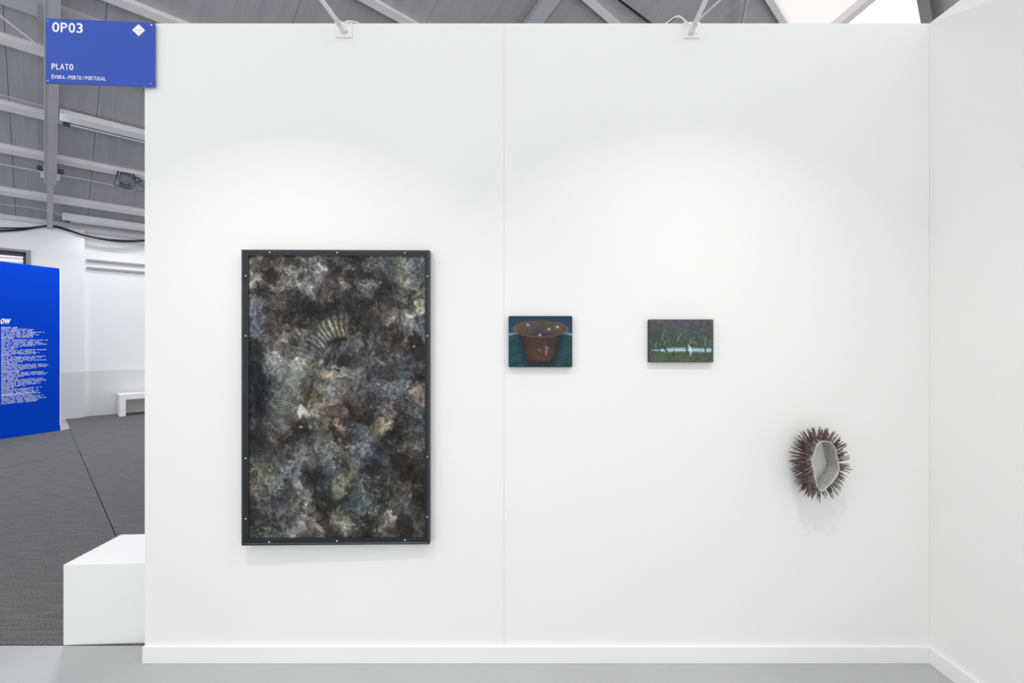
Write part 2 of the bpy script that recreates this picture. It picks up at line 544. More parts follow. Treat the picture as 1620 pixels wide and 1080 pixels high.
# glazed bay of the roof beyond the last rafter
w2 = struct(empty('window_2', (0, 0, 0)), 'bright translucent roof light along the hall ridge', 'skylight')
for s0, s1 in ((11.16, 13.1), (13.12, 15.1), (15.12, 17.2)):
    bm = bmesh.new(); rbox(bm, s0, s1, RIDGE_W + 0.1, EAVE_W, -0.05, -0.045)
    mobj('pane', bm, M['skylight'], w2)
for s0, s1 in zip(seams, seams[1:]):
    bm = bmesh.new(); rbox(bm, s0 + 0.004, s1 - 0.004, RIDGE_W + 0.1, TOP_W - 0.005, -0.05, -0.045)
    mobj('pane', bm, M['ridge_pane'], w2)

# ------------------------------------------------------------------ light battens under the purlins
def batten(p0, off, length, hgt, watts, label, tail):
    a, w = roof_hit(p0[0], p0[1], off)
    t = empty('batten_light', RP(a, w, off))
    ti = Matrix.Translation(-Vector(t.location))
    def part(name, bm, m, parent=None):
        bmesh.ops.transform(bm, matrix=ti, verts=bm.verts[:])
        return mobj(name, bm, m, parent or t)
    bm = bmesh.new(); rbox(bm, a, a + length, w - hgt * 0.32, w + hgt * 0.32, off - 0.10, off); bevel(bm, 0.006)
    part('housing', bm, M['batten'])
    bm = bmesh.new()
    rbox(bm, a + 0.03, a + length, w + hgt * 0.36, w + hgt * 0.80, off - 0.045, off - 0.03)
    part('reflector', bm, M['reflector'])
    bm = bmesh.new(); tube(bm, [RP(a + 0.05, w + hgt * 0.58, off - 0.018), RP(a + length - 0.04, w + hgt * 0.58, off - 0.018)], 0.010, 8)
    part('tube', bm, M['batten'])
    bm = bmesh.new(); rbox(bm, a + 0.035, a + 0.10, w + hgt * 0.42, w + hgt * 0.76, off - 0.03, off - 0.004); part('socket', bm, M['fixture_black'])
    pts = [RP(*roof_hit(x, y, off), off - 0.02) for x, y in tail]
    bm = bmesh.new(); tube(bm, smooth_path(pts + [RP(a + 0.02, w, off - 0.04)], 6), 0.006, 6); part('flex', bm, M['beam'])
    ld = bpy.data.lights.new('batten_glow', 'AREA')
    ld.shape = 'RECTANGLE'; ld.size = length - 0.4; ld.size_y = 0.05; ld.energy = watts; ld.color = (0.99, 0.99, 1.0)
    lo_ = bpy.data.objects.new('batten_glow', ld)
    zax = Vector(RP(a, w, 0.0)) - Vector(RP(a, w, 1.0)); zax.normalize()
    xax = H(1, 0, 0).normalized()
    yax = zax.cross(xax)
    lo_.matrix_world = Matrix.Translation(RP(a + length / 2, w, off + 0.012) - Vector(t.location)) @ Matrix((xax, yax, zax)).transposed().to_4x4()
    link(lo_, t)
    tag(t, label, 'light fixture')
    return t
batten((94, 190), 0.10, 1.6, 0.16, 135.0, 'white batten light on the roof purlin under the blue hanging sign', [(-40, 148), (0, 157), (50, 170), (80, 178)])
batten((98, 349), 0.10, 1.6, 0.10, 10.0, 'white batten light low under the roof eave above the black cables', [(-40, 322), (0, 328), (50, 334), (85, 341)])

# stage spotlight hanging from a purlin
def spot_fixture():
    a, w = roof_hit(203, 276, 0.05)
    base = RP(a, w, 0.04)
    t = empty('stage_spotlight', base)
    ex, ew = H(1, 0, 0), H(0, 1, 0)
    def P(u, v, z): return ex * u + ew * v + Vector((0, 0, z))
    def ob(bm, u0, u1, v0, v1, z0, z1):
        hexa(bm, [P(u0, v0, z0), P(u1, v0, z0), P(u1, v1, z0), P(u0, v1, z0), P(u0, v0, z1), P(u1, v0, z1), P(u1, v1, z1), P(u0, v1, z1)])
    bm = bmesh.new(); ob(bm, -0.10, 0.04, -0.07, 0.07, -0.205, -0.02); bevel(bm, 0.012); mobj('housing', bm, M['fixture_black'], t)
    bm = bmesh.new(); tube(bm, [P(-0.03, -0.06, -0.12), P(-0.05, -0.13, -0.15)], 0.055, 14, 0.065); mobj('lens_barrel', bm, M['fixture_black'], t)
    bm = bmesh.new(); tube(bm, smooth_path([P(-0.12, 0, 0.0), P(-0.14, 0, -0.1), P(-0.17, 0.0, -0.20), P(-0.12, 0, -0.225), P(0.05, 0, -0.225), P(0.08, 0, -0.1), P(0.06, 0, 0.0)], 6), 0.010, 6)
    mobj('yoke', bm, M['fixture_black'], t)
    bm = bmesh.new(); tube(bm, smooth_path([P(0.05, 0, -0.06), P(0.12, 0, -0.05), P(0.15, 0, -0.09), P(0.10, 0, -0.12), P(0.16, 0, -0.15), P(0.20, 0, -0.20), P(0.12, 0, -0.23)], 6), 0.011, 6)
    mobj('cable', bm, M['fixture_black'], t)
    bm = bmesh.new(); ob(bm, 0.10, 0.19, -0.02, 0.02, -0.245, -0.215); bevel(bm, 0.006); mobj('barn_door', bm, M['fixture_black'], t)
    tag(t, 'small dark stage spotlight hanging under a roof purlin', 'spotlight')
spot_fixture()

# black cables draped along the top of the rear wall
def cable(pts, r, label):
    P = []
    for x, y in pts:
        rx = (x - CX) / F
        d = (WP - 0.035) * R2 / (1 - rx)
        P.append(px(x, y, d))
    bm = bmesh.new(); tube(bm, smooth_path(P, 8), r, 8)
    o = mobj('power_cable', bm, M['black'], None, True, loc=P[len(P) // 2])
    tag(o, label, 'cable', 'black cables along the rear wall')
cable([(-60, 367), (0, 365), (35, 363), (60, 359), (78, 357.5), (100, 361), (130, 371), (165, 378), (200, 380.5), (229, 380), (270, 377)], 0.014,
      'thick black cable sagging along the top of the rear wall')
cable([(-60, 359), (0, 360.5), (40, 360.5), (66, 358), (82, 357.5), (110, 365), (145, 375), (180, 381.5), (205, 382.5), (232, 381), (270, 379)], 0.010,
      'thinner black cable sagging below the thick one along the rear wall')

# ------------------------------------------------------------------ blue text partition
def partition():
    pr = on_floor(94.5, 680.5)
    d = Vector((0.30, 0.954, 0)).normalized()          # runs away from the camera towards its right edge
    n = Vector((d.y, -d.x, 0))                         # face turned to the booth
    Hh = 2.277
    def P(u, z, o=0.0): return pr - d * u + n * o + Vector((0, 0, z))      # u: distance from the right edge
    def hit(x, y):
        rx, rz = (x - CX) / F, (CY - y) / F
        t = n.dot(pr) / (n.x * rx + n.y)
        p = Vector((rx * t, t, HC + rz * t))
        return (pr - p).dot(d), p.z
    t = empty('text_partition', pr)
    inv = Matrix.Translation(-pr)
    def part(name, bm, m, parent=t):
        bmesh.ops.transform(bm, matrix=inv, verts=bm.verts[:])
        return mobj(name, bm, m, parent)
    L = 3.2
    bm = bmesh.new()
    hexa(bm, [P(0, 0, -0.1), P(L, 0, -0.1), P(L, 0, 0), P(0, 0, 0), P(0, Hh, -0.1), P(L, Hh, -0.1), P(L, Hh, 0), P(0, Hh, 0)])
    part('panel', bm, M['blue_wall'])
    bm = bmesh.new()
    hexa(bm, [P(-0.012, 0, -0.112), P(0, 0, -0.112), P(0, 0, 0.0), P(-0.012, 0, 0.0), P(-0.012, Hh, -0.112), P(0, Hh, -0.112), P(0, Hh, 0.0), P(-0.012, Hh, 0.0)])
    part('end_strip', bm, M['wall'])
    bm = bmesh.new()
    hexa(bm, [P(0.0, 0, 0.0005), P(L, 0, 0.0005), P(L, 0, 0.012), P(0.0, 0, 0.012), P(0.0, 0.07, 0.0005), P(L, 0.07, 0.0005), P(L, 0.07, 0.012), P(0.0, 0.07, 0.012)])
    part('skirting', bm, M['blue_wall'])
    # heading
    u0, z0 = hit(0.5, 511.5); u1, _ = hit(17.5, 511.5); _, z1 = hit(8, 503.8)
    me = text_mesh('ow', u0 - u1, z1 - z0, shear=0.35, bold=0.03, thick=0.0008)
    me.materials.append(M['white_print'])
    o = bpy.data.objects.new('heading', me)
    o.matrix_world = Matrix.Translation(P(u0, z0, 0.001) - pr) @ Matrix(((d.x, 0, n.x, 0), (d.y, 0, n.y, 0), (0, 1, 0, 0), (0, 0, 0, 1)))
    link(o, t)
    # nine paragraphs of fine print, too small to read
    heads = [(518.5, 26), (535.8, 22), (552.2, 21), (563.2, 18), (576.3, 28), (589.0, 29), (600.2, 26), (614.8, 20), (624.8, 0)]
    ends = [533.5, 549.8, 560.8, 573.6, 586.6, 597.6, 612.6, 626.0, 639.3]
    bm = bmesh.new()
    r = random.Random(3)
    uL = hit(2.0, 560)[0]
    uR = hit(77.5, 560)[0]
    def word_line(z, ua, ub, h, big):
        u = ua
        while u > ub:
            wl_ = r.randint(2, 9)
            for _ in range(wl_):
                lw = r.uniform(0.010, 0.017) * (1.25 if big else 1.0)
                if u - lw < ub: break
                hh = h * r.choice((1.0, 1.0, 1.0, 1.35))
                bm.faces.new([bm.verts.new(P(u, z, 0.001)), bm.verts.new(P(u - lw, z, 0.001)), bm.verts.new(P(u - lw, z + hh, 0.001)), bm.verts.new(P(u, z + hh, 0.001))])
                u -= lw + 0.0035
            u -= 0.014
    for (y0, hw), y1 in zip(heads, ends):
        zt = hit(2.0, y0)[1]; zb = hit(2.0, y1)[1]
        nl = max(3, int(round((zt - zb) / 0.0180)))
        step = (zt - zb) / nl
        for i in range(nl + 1):
            z = zt - i * step
            if i == 0 and hw:
                word_line(z, uL, hit(2.0 + hw, y0)[0], 0.0105, True)
            else:
                ub = uR + r.uniform(0, 0.18)
                if i == nl: ub = uL - (uL - uR) * r.uniform(0.35, 0.75)
                word_line(z, uL, ub, 0.0080, False)
    o = part('fine_print', bm, M['text_print'])
    o['kind'] = 'stuff'
    tag(t, 'tall royal blue partition printed with white columns of text', 'partition')
partition()

# ------------------------------------------------------------------ floor patch, far bench, plinth
bm = bmesh.new()
pts = [on_floor(93, 661.5), on_floor(103, 661.5), on_floor(110.5, 678), on_floor(96, 681.5)]
lo = [bm.verts.new((p.x, p.y, 0.0005)) for p in pts]; hi = [bm.verts.new((p.x, p.y, 0.006)) for p in pts]
bm.faces.new(hi); bm.faces.new(lo[::-1])
for i in range(4):
    bm.faces.new((lo[i], lo[(i + 1) % 4], hi[(i + 1) % 4], hi[i]))
c = sum(pts, Vector()) / 4
tag(mobj('floor_patch', bm, M['mat_grey'], None, loc=c), 'pale grey mat patch on the carpet beside the blue partition', 'mat')

def bench():
    f = on_floor(188.7, 659)
    a, w = (f.x + f.y) / R2, (f.y - f.x) / R2
    rx = (199.2 - CX) / F
    tt = w * R2 / (1 - rx)
    lw = (rx * tt + tt) / R2 - a
    h, th, dp, L = 0.363, 0.088, 0.385, 1.55
    t = empty('bench', f)
    inv = Matrix.Translation(-f)
    for nm, q in (('seat', (a, a + L, w, w + dp, h - th, h)), ('leg', (a, a + lw, w, w + dp, 0, h - th)), ('leg', (a + L - lw, a + L, w, w + dp, 0, h - th))):
        bm = bmesh.new(); hbox(bm, *q); bmesh.ops.transform(bm, matrix=inv, verts=bm.verts[:]); bevel(bm, 0.003)
        mobj(nm, bm, M['bench'], t)
    tag(t, 'low white slab bench against the grey dado of the rear wall', 'bench')
bench()

PY = HC * F / 480.7
pxl = (100 - CX) / F * PY
pz = HC - (893 - CY) / F * PY
pback = (HC - pz) * F / (845.0 - CY)
bm = bmesh.new(); box(bm, 0, 1.0, 0, pback - PY, 0, pz); bevel(bm, 0.002)
pl = mobj('plinth', bm, M['plinth'])
pl.location = (pxl, PY, 0.0)
pl.rotation_euler = (0, 0, math.radians(2.7))
tag(pl, 'low white box plinth at the end of the booth wall', 'plinth')

# ------------------------------------------------------------------ painting helpers (numpy noise -> colour attribute)
def vnoise(u, v, seed):
    g = np.random.default_rng(seed).random((257, 257))
    iu, iv = np.floor(u).astype(int), np.floor(v).astype(int)
    fu, fv = u - iu, v - iv
    fu = fu * fu * (3 - 2 * fu); fv = fv * fv * (3 - 2 * fv)
    a = g[iu % 256, iv % 256]; b = g[(iu + 1) % 256, iv % 256]
    c_ = g[iu % 256, (iv + 1) % 256]; d_ = g[(iu + 1) % 256, (iv + 1) % 256]
    return (a * (1 - fu) + b * fu) * (1 - fv) + (c_ * (1 - fu) + d_ * fu) * fv
def fbm(u, v, seed, oct_=5, gain=0.5):
    s = np.zeros_like(u); amp = 1.0; tot = 0
    for o_ in range(oct_):
        s += amp * vnoise(u * 2 ** o_ + 17.3 * o_, v * 2 ** o_ + 5.1 * o_, seed + o_)
        tot += amp; amp *= gain
    return s / tot * 2 - 1
def to_lin(rgb):
    x = np.clip(rgb / 255.0, 0, 1)
    return np.where(x <= 0.04045, x / 12.92, ((x + 0.055) / 1.055) ** 2.4)

def paint_material(name, rough, bump):
    m = bpy.data.materials.new(name)
    m.use_nodes = True
    nt = m.node_tree
    b = nt.nodes['Principled BSDF']
    at = nt.nodes.new('ShaderNodeAttribute'); at.attribute_name = 'paint'
    tc = nt.nodes.new('ShaderNodeTexCoord')
    n = nt.nodes.new('ShaderNodeTexNoise'); n.inputs['Scale'].default_value = 260; n.inputs['Detail'].default_value = 3
    nt.links.new(tc.outputs['Object'], n.inputs['Vector'])
    mr = nt.nodes.new('ShaderNodeMapRange')
    mr.inputs[1].default_value = 0.25; mr.inputs[2].default_value = 0.75
    mr.inputs[3].default_value = 0.82; mr.inputs[4].default_value = 1.18
    nt.links.new(n.outputs['Fac'], mr.inputs[0])
    mx = nt.nodes.new('ShaderNodeMix'); mx.data_type = 'RGBA'; mx.blend_type = 'MULTIPLY'; mx.inputs[0].default_value = 1.0
    nt.links.new(at.outputs['Color'], mx.inputs[6]); nt.links.new(mr.outputs[0], mx.inputs[7])
    nt.links.new(mx.outputs[2], b.inputs['Base Color'])
    b.inputs['Roughness'].default_value = rough
    b.inputs['Specular IOR Level'].default_value = 0.12
    bu = nt.nodes.new('ShaderNodeBump'); bu.inputs['Strength'].default_value = bump; bu.inputs['Distance'].default_value = 0.001
    nt.links.new(n.outputs['Fac'], bu.inputs['Height']); nt.links.new(bu.outputs['Normal'], b.inputs['Normal'])
    return m

def painted_sheet(name, w, h, nx, ny, rgb, m, parent, loc):
    """grid in local XZ facing -Y; rgb is (ny, nx, 3) from the top row down"""
    xs = np.linspace(0, w, nx); zs = np.linspace(h, 0, ny)
    X, Z = np.meshgrid(xs, zs)
    co = np.stack([X, np.zeros_like(X), Z], -1).reshape(-1, 3)
    idx = np.arange(nx * ny).reshape(ny, nx)
    q = np.stack([idx[:-1, :-1], idx[1:, :-1], idx[1:, 1:], idx[:-1, 1:]], -1).reshape(-1, 4)
    me = bpy.data.meshes.new(name)
    me.vertices.add(len(co)); me.vertices.foreach_set('co', co.ravel())
    me.loops.add(q.size); me.loops.foreach_set('vertex_index', q.ravel().astype(np.int32))
    me.polygons.add(len(q)); me.polygons.foreach_set('loop_start', np.arange(0, q.size, 4, dtype=np.int32))
    me.polygons.foreach_set('loop_total', np.full(len(q), 4, dtype=np.int32))
    me.update()
    at = me.color_attributes.new('paint', 'FLOAT_COLOR', 'POINT')
    c4 = np.ones((nx * ny, 4)); c4[:, :3] = to_lin(rgb).reshape(-1, 3)
    at.data.foreach_set('color', c4.ravel())
    me.materials.append(m)
    o = bpy.data.objects.new(name, me); o.location = loc
    return link(o, parent)

def stroke(Xp, Yp, pts):
    """distance (px) to a polyline and position along it"""
    best = np.full(Xp.shape, 1e9); tt = np.zeros(Xp.shape)
    L = [math.dist(a, b) for a, b in zip(pts, pts[1:])]; tot = sum(L); acc = 0
    for (a, b), l in zip(zip(pts, pts[1:]), L):
        dx, dy = b[0] - a[0], b[1] - a[1]
        t = np.clip(((Xp - a[0]) * dx + (Yp - a[1]) * dy) / (l * l), 0, 1)
        d = np.hypot(Xp - a[0] - dx * t, Yp - a[1] - dy * t)
        k = d < best
        best = np.where(k, d, best); tt = np.where(k, (acc + t * l) / tot, tt); acc += l
    return best, tt
def over(img, rgb, alpha):
    img += (np.array(rgb, float) - img) * alpha[..., None]

# ------------------------------------------------------------------ large framed painting
BLOBS = """400,420,18,122,120,110;404,440,10,135,135,128;425,412,20,75,72,70;450,420,16,140,138,126;470,425,20,112,112,108;500,418,20,120,123,120;482,447,15,142,147,150
430,450,24,92,87,78;410,462,13,46,45,46;400,490,14,98,106,120;400,512,14,105,112,128;421,432,8,52,46,43;440,480,24,86,83,75;475,478,14,46,44,45;470,495,18,44,41,41
505,440,20,74,69,70;530,420,18,70,68,68;538,448,13,138,122,116;543,453,7,178,160,152;508,423,5,190,185,175;560,430,18,80,78,75;590,413,12,112,110,102;560,408,20,58,58,61;600,440,24,56,54,56
611,456,18,48,46,49;582,455,13,104,102,98;560,480,28,50,48,49;618,420,16,88,95,110;635,413,10,122,128,110;634,428,8,118,118,74;662,412,20,80,91,102;646,450,17,118,121,118
665,470,13,126,123,110;665,485,7,172,166,140;640,475,18,96,93,86;600,490,18,82,76,70;625,502,14,108,102,80;646,510,10,135,140,142;662,523,13,90,102,112;600,520,24,88,86,84;570,500,18,60,58,56
400,580,20,30,37,46;404,610,24,32,39,50;396,555,13,42,46,50;395,640,20,34,39,50;406,658,16,45,42,45;432,540,14,92,88,88;444,530,7,150,132,115;440,517,18,74,66,58;465,540,22,108,108,96
431,573,13,142,150,146;455,577,24,128,131,122;478,553,10,86,92,110;482,580,18,142,142,130;507,552,9,152,130,114;495,574,9,168,156,140;514,563,9,72,78,90;531,540,9,38,36,36;551,562,24,78,80,90
543,587,12,148,148,140;526,592,10,150,124,100;520,583,7,170,165,155;446,602,20,84,96,96;470,600,18,112,114,106;491,600,13,78,80,86;500,622,18,98,92,70;494,632,12,84,68,54;450,640,17,106,112,106
428,672,11,114,124,120;481,652,5,212,206,190;497,655,15,134,128,112;470,665,16,86,82,70;530,620,11,126,132,132;560,600,20,106,106,100;590,590,20,70,72,80;600,560,22,72,72,78;580,545,18,98,94,90
615,562,13,92,87,72;645,540,17,80,71,64;660,560,17,58,54,54;648,572,14,70,84,112;645,590,12,66,82,104;636,604,12,72,90,106;662,600,14,56,48,46;600,615,24,80,85,98;640,612,14,104,106,108;669,625,9,142,126,112;620,580,13,76,68,60
545,633,13,112,86,78;560,650,20,68,57,52;595,632,18,70,70,76;533,655,12,124,104,94;530,673,12,132,102,88;538,675,7,150,130,115;588,660,20,56,49,46;614,645,8,150,134,118;610,672,8,170,156,122;598,683,8,142,132,78
573,690,12,118,130,140;640,655,14,74,66,60;650,642,12,92,95,104;667,660,13,86,94,100;620,684,16,52,47,46;655,690,18,86,90,86;560,680,15,48,46,46;642,712,22,70,65,60;590,722,17,80,93,108;611,710,14,52,53,57
550,710,14,98,95,84;535,697,9,60,58,56;510,693,13,104,102,82;480,690,18,70,71,76;445,692,16,76,68,61;426,694,8,120,112,104;430,700,14,60,54,50;410,682,13,58,52,56;398,672,6,92,104,132;400,710,16,64,68,66
450,722,17,96,100,100;475,712,13,122,120,112;500,722,16,88,93,100;520,730,13,112,114,112;540,737,13,70,70,68;420,750,16,96,108,90;400,772,13,102,93,84;445,745,14,90,99,108;466,762,9,120,124,128;485,767,15,60,56,54
520,762,12,52,67,78;529,742,5,120,132,140;537,770,9,146,150,118;546,755,11,112,112,86;575,767,15,70,77,82;608,760,7,116,118,88;600,745,24,54,55,60;642,750,22,57,53,49;660,782,18,62,58,51;630,772,15,76,71,60
560,792,15,62,79,88;586,790,17,75,83,86;510,792,14,48,48,44;475,790,13,124,121,110;440,780,11,86,94,94;420,802,15,88,86,92;405,817,13,70,68,73;475,825,20,128,120,110;500,830,13,112,106,98;450,820,13,94,98,102
430,830,11,92,94,80;445,838,7,114,125,142;405,842,14,70,76,72;520,832,17,60,53,46;540,832,9,140,145,118;545,815,9,112,107,86;560,842,13,80,86,70;580,842,18,43,43,43;600,815,17,76,76,73;625,800,17,102,100,94
645,810,13,98,97,103;628,821,4,192,170,150;610,840,17,108,102,96;640,842,14,58,53,50;665,837,13,97,93,86;665,810,11,60,57,51"""
BLOBS = np.array([[float(v) for v in b.split(',')] for line in BLOBS.split('\n') for b in line.split(';')])

def abstract_image(nx, ny, x0, x1, y0, y1):
    Xp, Yp = np.meshgrid(np.linspace(x0, x1, nx), np.linspace(y0, y1, ny))
    wx = fbm(Xp / 34, Yp / 34, 31, 6, 0.6) * 16 + fbm(Xp / 6, Yp / 6, 71, 3) * 5
    wy = fbm(Xp / 34, Yp / 34, 51, 6, 0.6) * 16 + fbm(Xp / 6, Yp / 6, 91, 3) * 5
    xx, yy = Xp + wx, Yp + wy
    num = np.zeros(Xp.shape + (3,)); den = np.zeros(Xp.shape)
    for bx, by, br, r, g, b in BLOBS:
        wgt = np.exp(-((xx - bx) ** 2 + (yy - by) ** 2) / (2 * (0.74 * br) ** 2)) * (14.0 / br) ** 1.2
        num += wgt[..., None] * np.array((r, g, b)); den += wgt
    base = 0.02
    img = (num + base * np.array((70., 68., 66.))) / (den + base)[..., None]
    lum = img.mean(-1, keepdims=True)
    img = lum + (img - lum) * 0.56
    # broken, scumbled brushwork
    f1 = fbm(Xp / 18 + wx * 0.06, Yp / 18 + wy * 0.06, 101, 6, 0.66)
    f2 = fbm(Xp / 3.6, Yp / 3.6, 131, 3, 0.75)
    ang = fbm(Xp / 60, Yp / 60, 151, 2) * 3.0
    su, sv = Xp * np.cos(ang) + Yp * np.sin(ang), -Xp * np.sin(ang) + Yp * np.cos(ang)
    f3 = fbm(su / 11, sv / 2.2, 171, 3, 0.65)
    f4 = fbm((Xp + wx) / 7, (Yp + wy) / 7, 181, 4, 0.7)
    rough_ = np.clip(0.75 + 0.9 * fbm(Xp / 40, Yp / 40, 191, 3), 0.25, 1.3)
    img *= np.exp(0.55 * f1 + 0.55 * f4 + rough_ * (0.42 * f2 + 0.34 * f3))[..., None]
    lm = img.mean(-1, keepdims=True); img *= (lm / 78.0) ** 0.12
    # dry-brushed light paint dragged over the dark ground, and dark washes
    fl = 0.9 * fbm(Xp / 3.0, Yp / 3.0, 211, 3, 0.75) + 0.8 * f1 + 0.35 * f3
    over(img, (186, 180, 168), np.clip((fl - 0.40) * 1.8, 0, 0.7) * np.clip((img.mean(-1) - 55) / 40, 0, 1))
    pt = fbm((Xp + wx) / 14, (Yp + wy) / 14, 241, 5, 0.6) + 0.6 * fbm(Xp / 36, Yp / 36, 251, 2)
    over(img, (40, 38, 38), np.clip((pt - 0.16) * 2.0, 0, 0.72))
    # ribbed fan around the dark hollow
    dx, dy = Xp - 556, Yp - 592
    r_ = np.hypot(dx, dy); th = np.degrees(np.arctan2(-dy, dx)) + 2.5 * fbm(Xp / 20, Yp / 20, 261, 3)
    mask = np.clip((th - 92) / 10, 0, 1) * np.clip((166 - th) / 25, 0, 1) * np.clip((r_ - 52) / 8, 0, 1) * np.clip((102 - r_ + 6 * f1) / 12, 0, 1)
    st = 0.5 + 0.5 * np.sin((th + 0.10 * wx) * 2 * math.pi / 5.6)
    warm = np.clip((135 - th) / 25, 0, 1)[..., None]
    rib = np.array((158., 156., 134.)) * warm + np.array((128., 134., 132.)) * (1 - warm)
    mask = mask * np.clip(0.75 + 1.1 * f1, 0.2, 1)
    img += (rib * (0.62 + 0.46 * st[..., None]) * np.exp(0.45 * f2 + 0.35 * f4)[..., None] * 1.12 - img) * (mask * 0.75)[..., None]
    over(img, (52, 48, 44), mask * np.clip(0.32 - st, 0, 1) * 1.6 * np.clip(1.0 + 1.6 * f4, 0, 1.4))
    d_, _ = stroke(Xp + wx * 0.3, Yp + wy * 0.3, [(520, 546), (531, 538), (543, 536)]); over(img, (34, 31, 31), np.clip(1.2 - d_ / 6, 0, 1) * 0.9)
    d_, _ = stroke(Xp + wx * 0.35, Yp + wy * 0.35, [(522, 548), (513, 560), (503, 570), (490, 583)]); over(img, (166, 150, 134), np.clip(1 - d_ / 5, 0, 1) * 0.6 * np.clip(0.7 + 1.5 * f4, 0, 1))
    d_, _ = stroke(Xp + wx * 0.35, Yp + wy * 0.35, [(530, 550), (518, 566), (505, 582)]); over(img, (58, 62, 70), np.clip(1 - d_ / 6, 0, 1) * 0.6)
    # wavy comb marks
    m2 = np.exp(-((Xp - 447) / 15) ** 2 - ((Yp - 640) / 24) ** 2)
    s2 = 0.5 + 0.5 * np.sin((Yp + 0.12 * (Xp - 447) + 2.0 * np.sin(Xp / 6.0)) * 2 * math.pi / 4.6)
    img += ((np.array((132., 138., 126.)) * (0.45 + 0.7 * s2[..., None])) * np.exp(0.4 * f2)[..., None] - img) * (m2 * 0.7 * np.clip(0.8 + f1, 0, 1))[..., None]
    m3 = np.exp(-((Xp - 462) / 20) ** 2 - ((Yp - 592) / 12) ** 2)
    s3 = 0.5 + 0.5 * np.sin((Yp - 0.55 * Xp + 2 * f1) * 2 * math.pi / 4.5)
    img += ((np.array((150., 152., 142.)) * (0.5 + 0.65 * s3[..., None])) * np.exp(0.4 * f2)[..., None] - img) * (m3 * 0.4)[..., None]
    for p in ([(522, 614), (534, 631)], [(527, 612), (540, 627)], [(516, 616), (527, 632)], [(531, 608), (543, 620)]):
        d_, _ = stroke(Xp + wx * 0.15, Yp + wy * 0.15, p); over(img, (176, 180, 172), np.clip(1 - d_ / 1.5, 0, 1) * 0.6 * np.clip(0.7 + 1.6 * f4, 0, 1))
    for p in ([(494, 628), (512, 620)], [(441, 528), (436, 541), (462, 523)], [(486, 584), (499, 571)], [(430, 568), (440, 556)]):
        d_, _ = stroke(Xp + wx * 0.2, Yp + wy * 0.2, p); over(img, (160, 146, 128), np.clip(1 - d_ / 2.4, 0, 1) * 0.5)
    # pale chips of paint and dark round dots
    for cx_, cy_, ra_, rb_, col in ((481, 651, 2.2, 4.5, (214, 208, 192)), (488, 642, 1.6, 2.2, (196, 188, 172)), (489, 677, 2.2, 3.6, (160, 162, 150)), (474, 676, 3, 2, (168, 168, 158)),
                                    (512, 640, 1.2, 5, (176, 168, 150)), (537, 697, 3.2, 3.6, (126, 124, 122)), (426, 694, 2, 2.6, (150, 142, 132)), (548, 708, 3, 2.4, (150, 148, 138)),
                                    (628, 821, 2.6, 3.2, (196, 174, 154)), (657, 547, 2, 1.6, (190, 182, 164)), (528, 741, 1.5, 4, (150, 164, 170)), (599, 757, 1.6, 1.6, (140, 138, 120))):
        e = np.hypot((Xp + 0.12 * wx - cx_) / ra_, (Yp + 0.12 * wy - cy_) / rb_); over(img, col, np.clip(1.8 - 1.3 * e, 0, 1) * 0.9)
    for cx_, cy_, ra_, rb_ in ((655.5, 460, 4.3, 4.0), (649.5, 468, 3.4, 3.4), (668.5, 451, 3.0, 4.4), (643, 468, 2.2, 2.6)):
        e = np.hypot((Xp - cx_) / ra_, (Yp - cy_) / rb_); over(img, (60, 60, 56), np.clip(3.0 - 2.6 * e, 0, 1) * 0.8)
    return np.clip(img * 0.9, 12, 225)

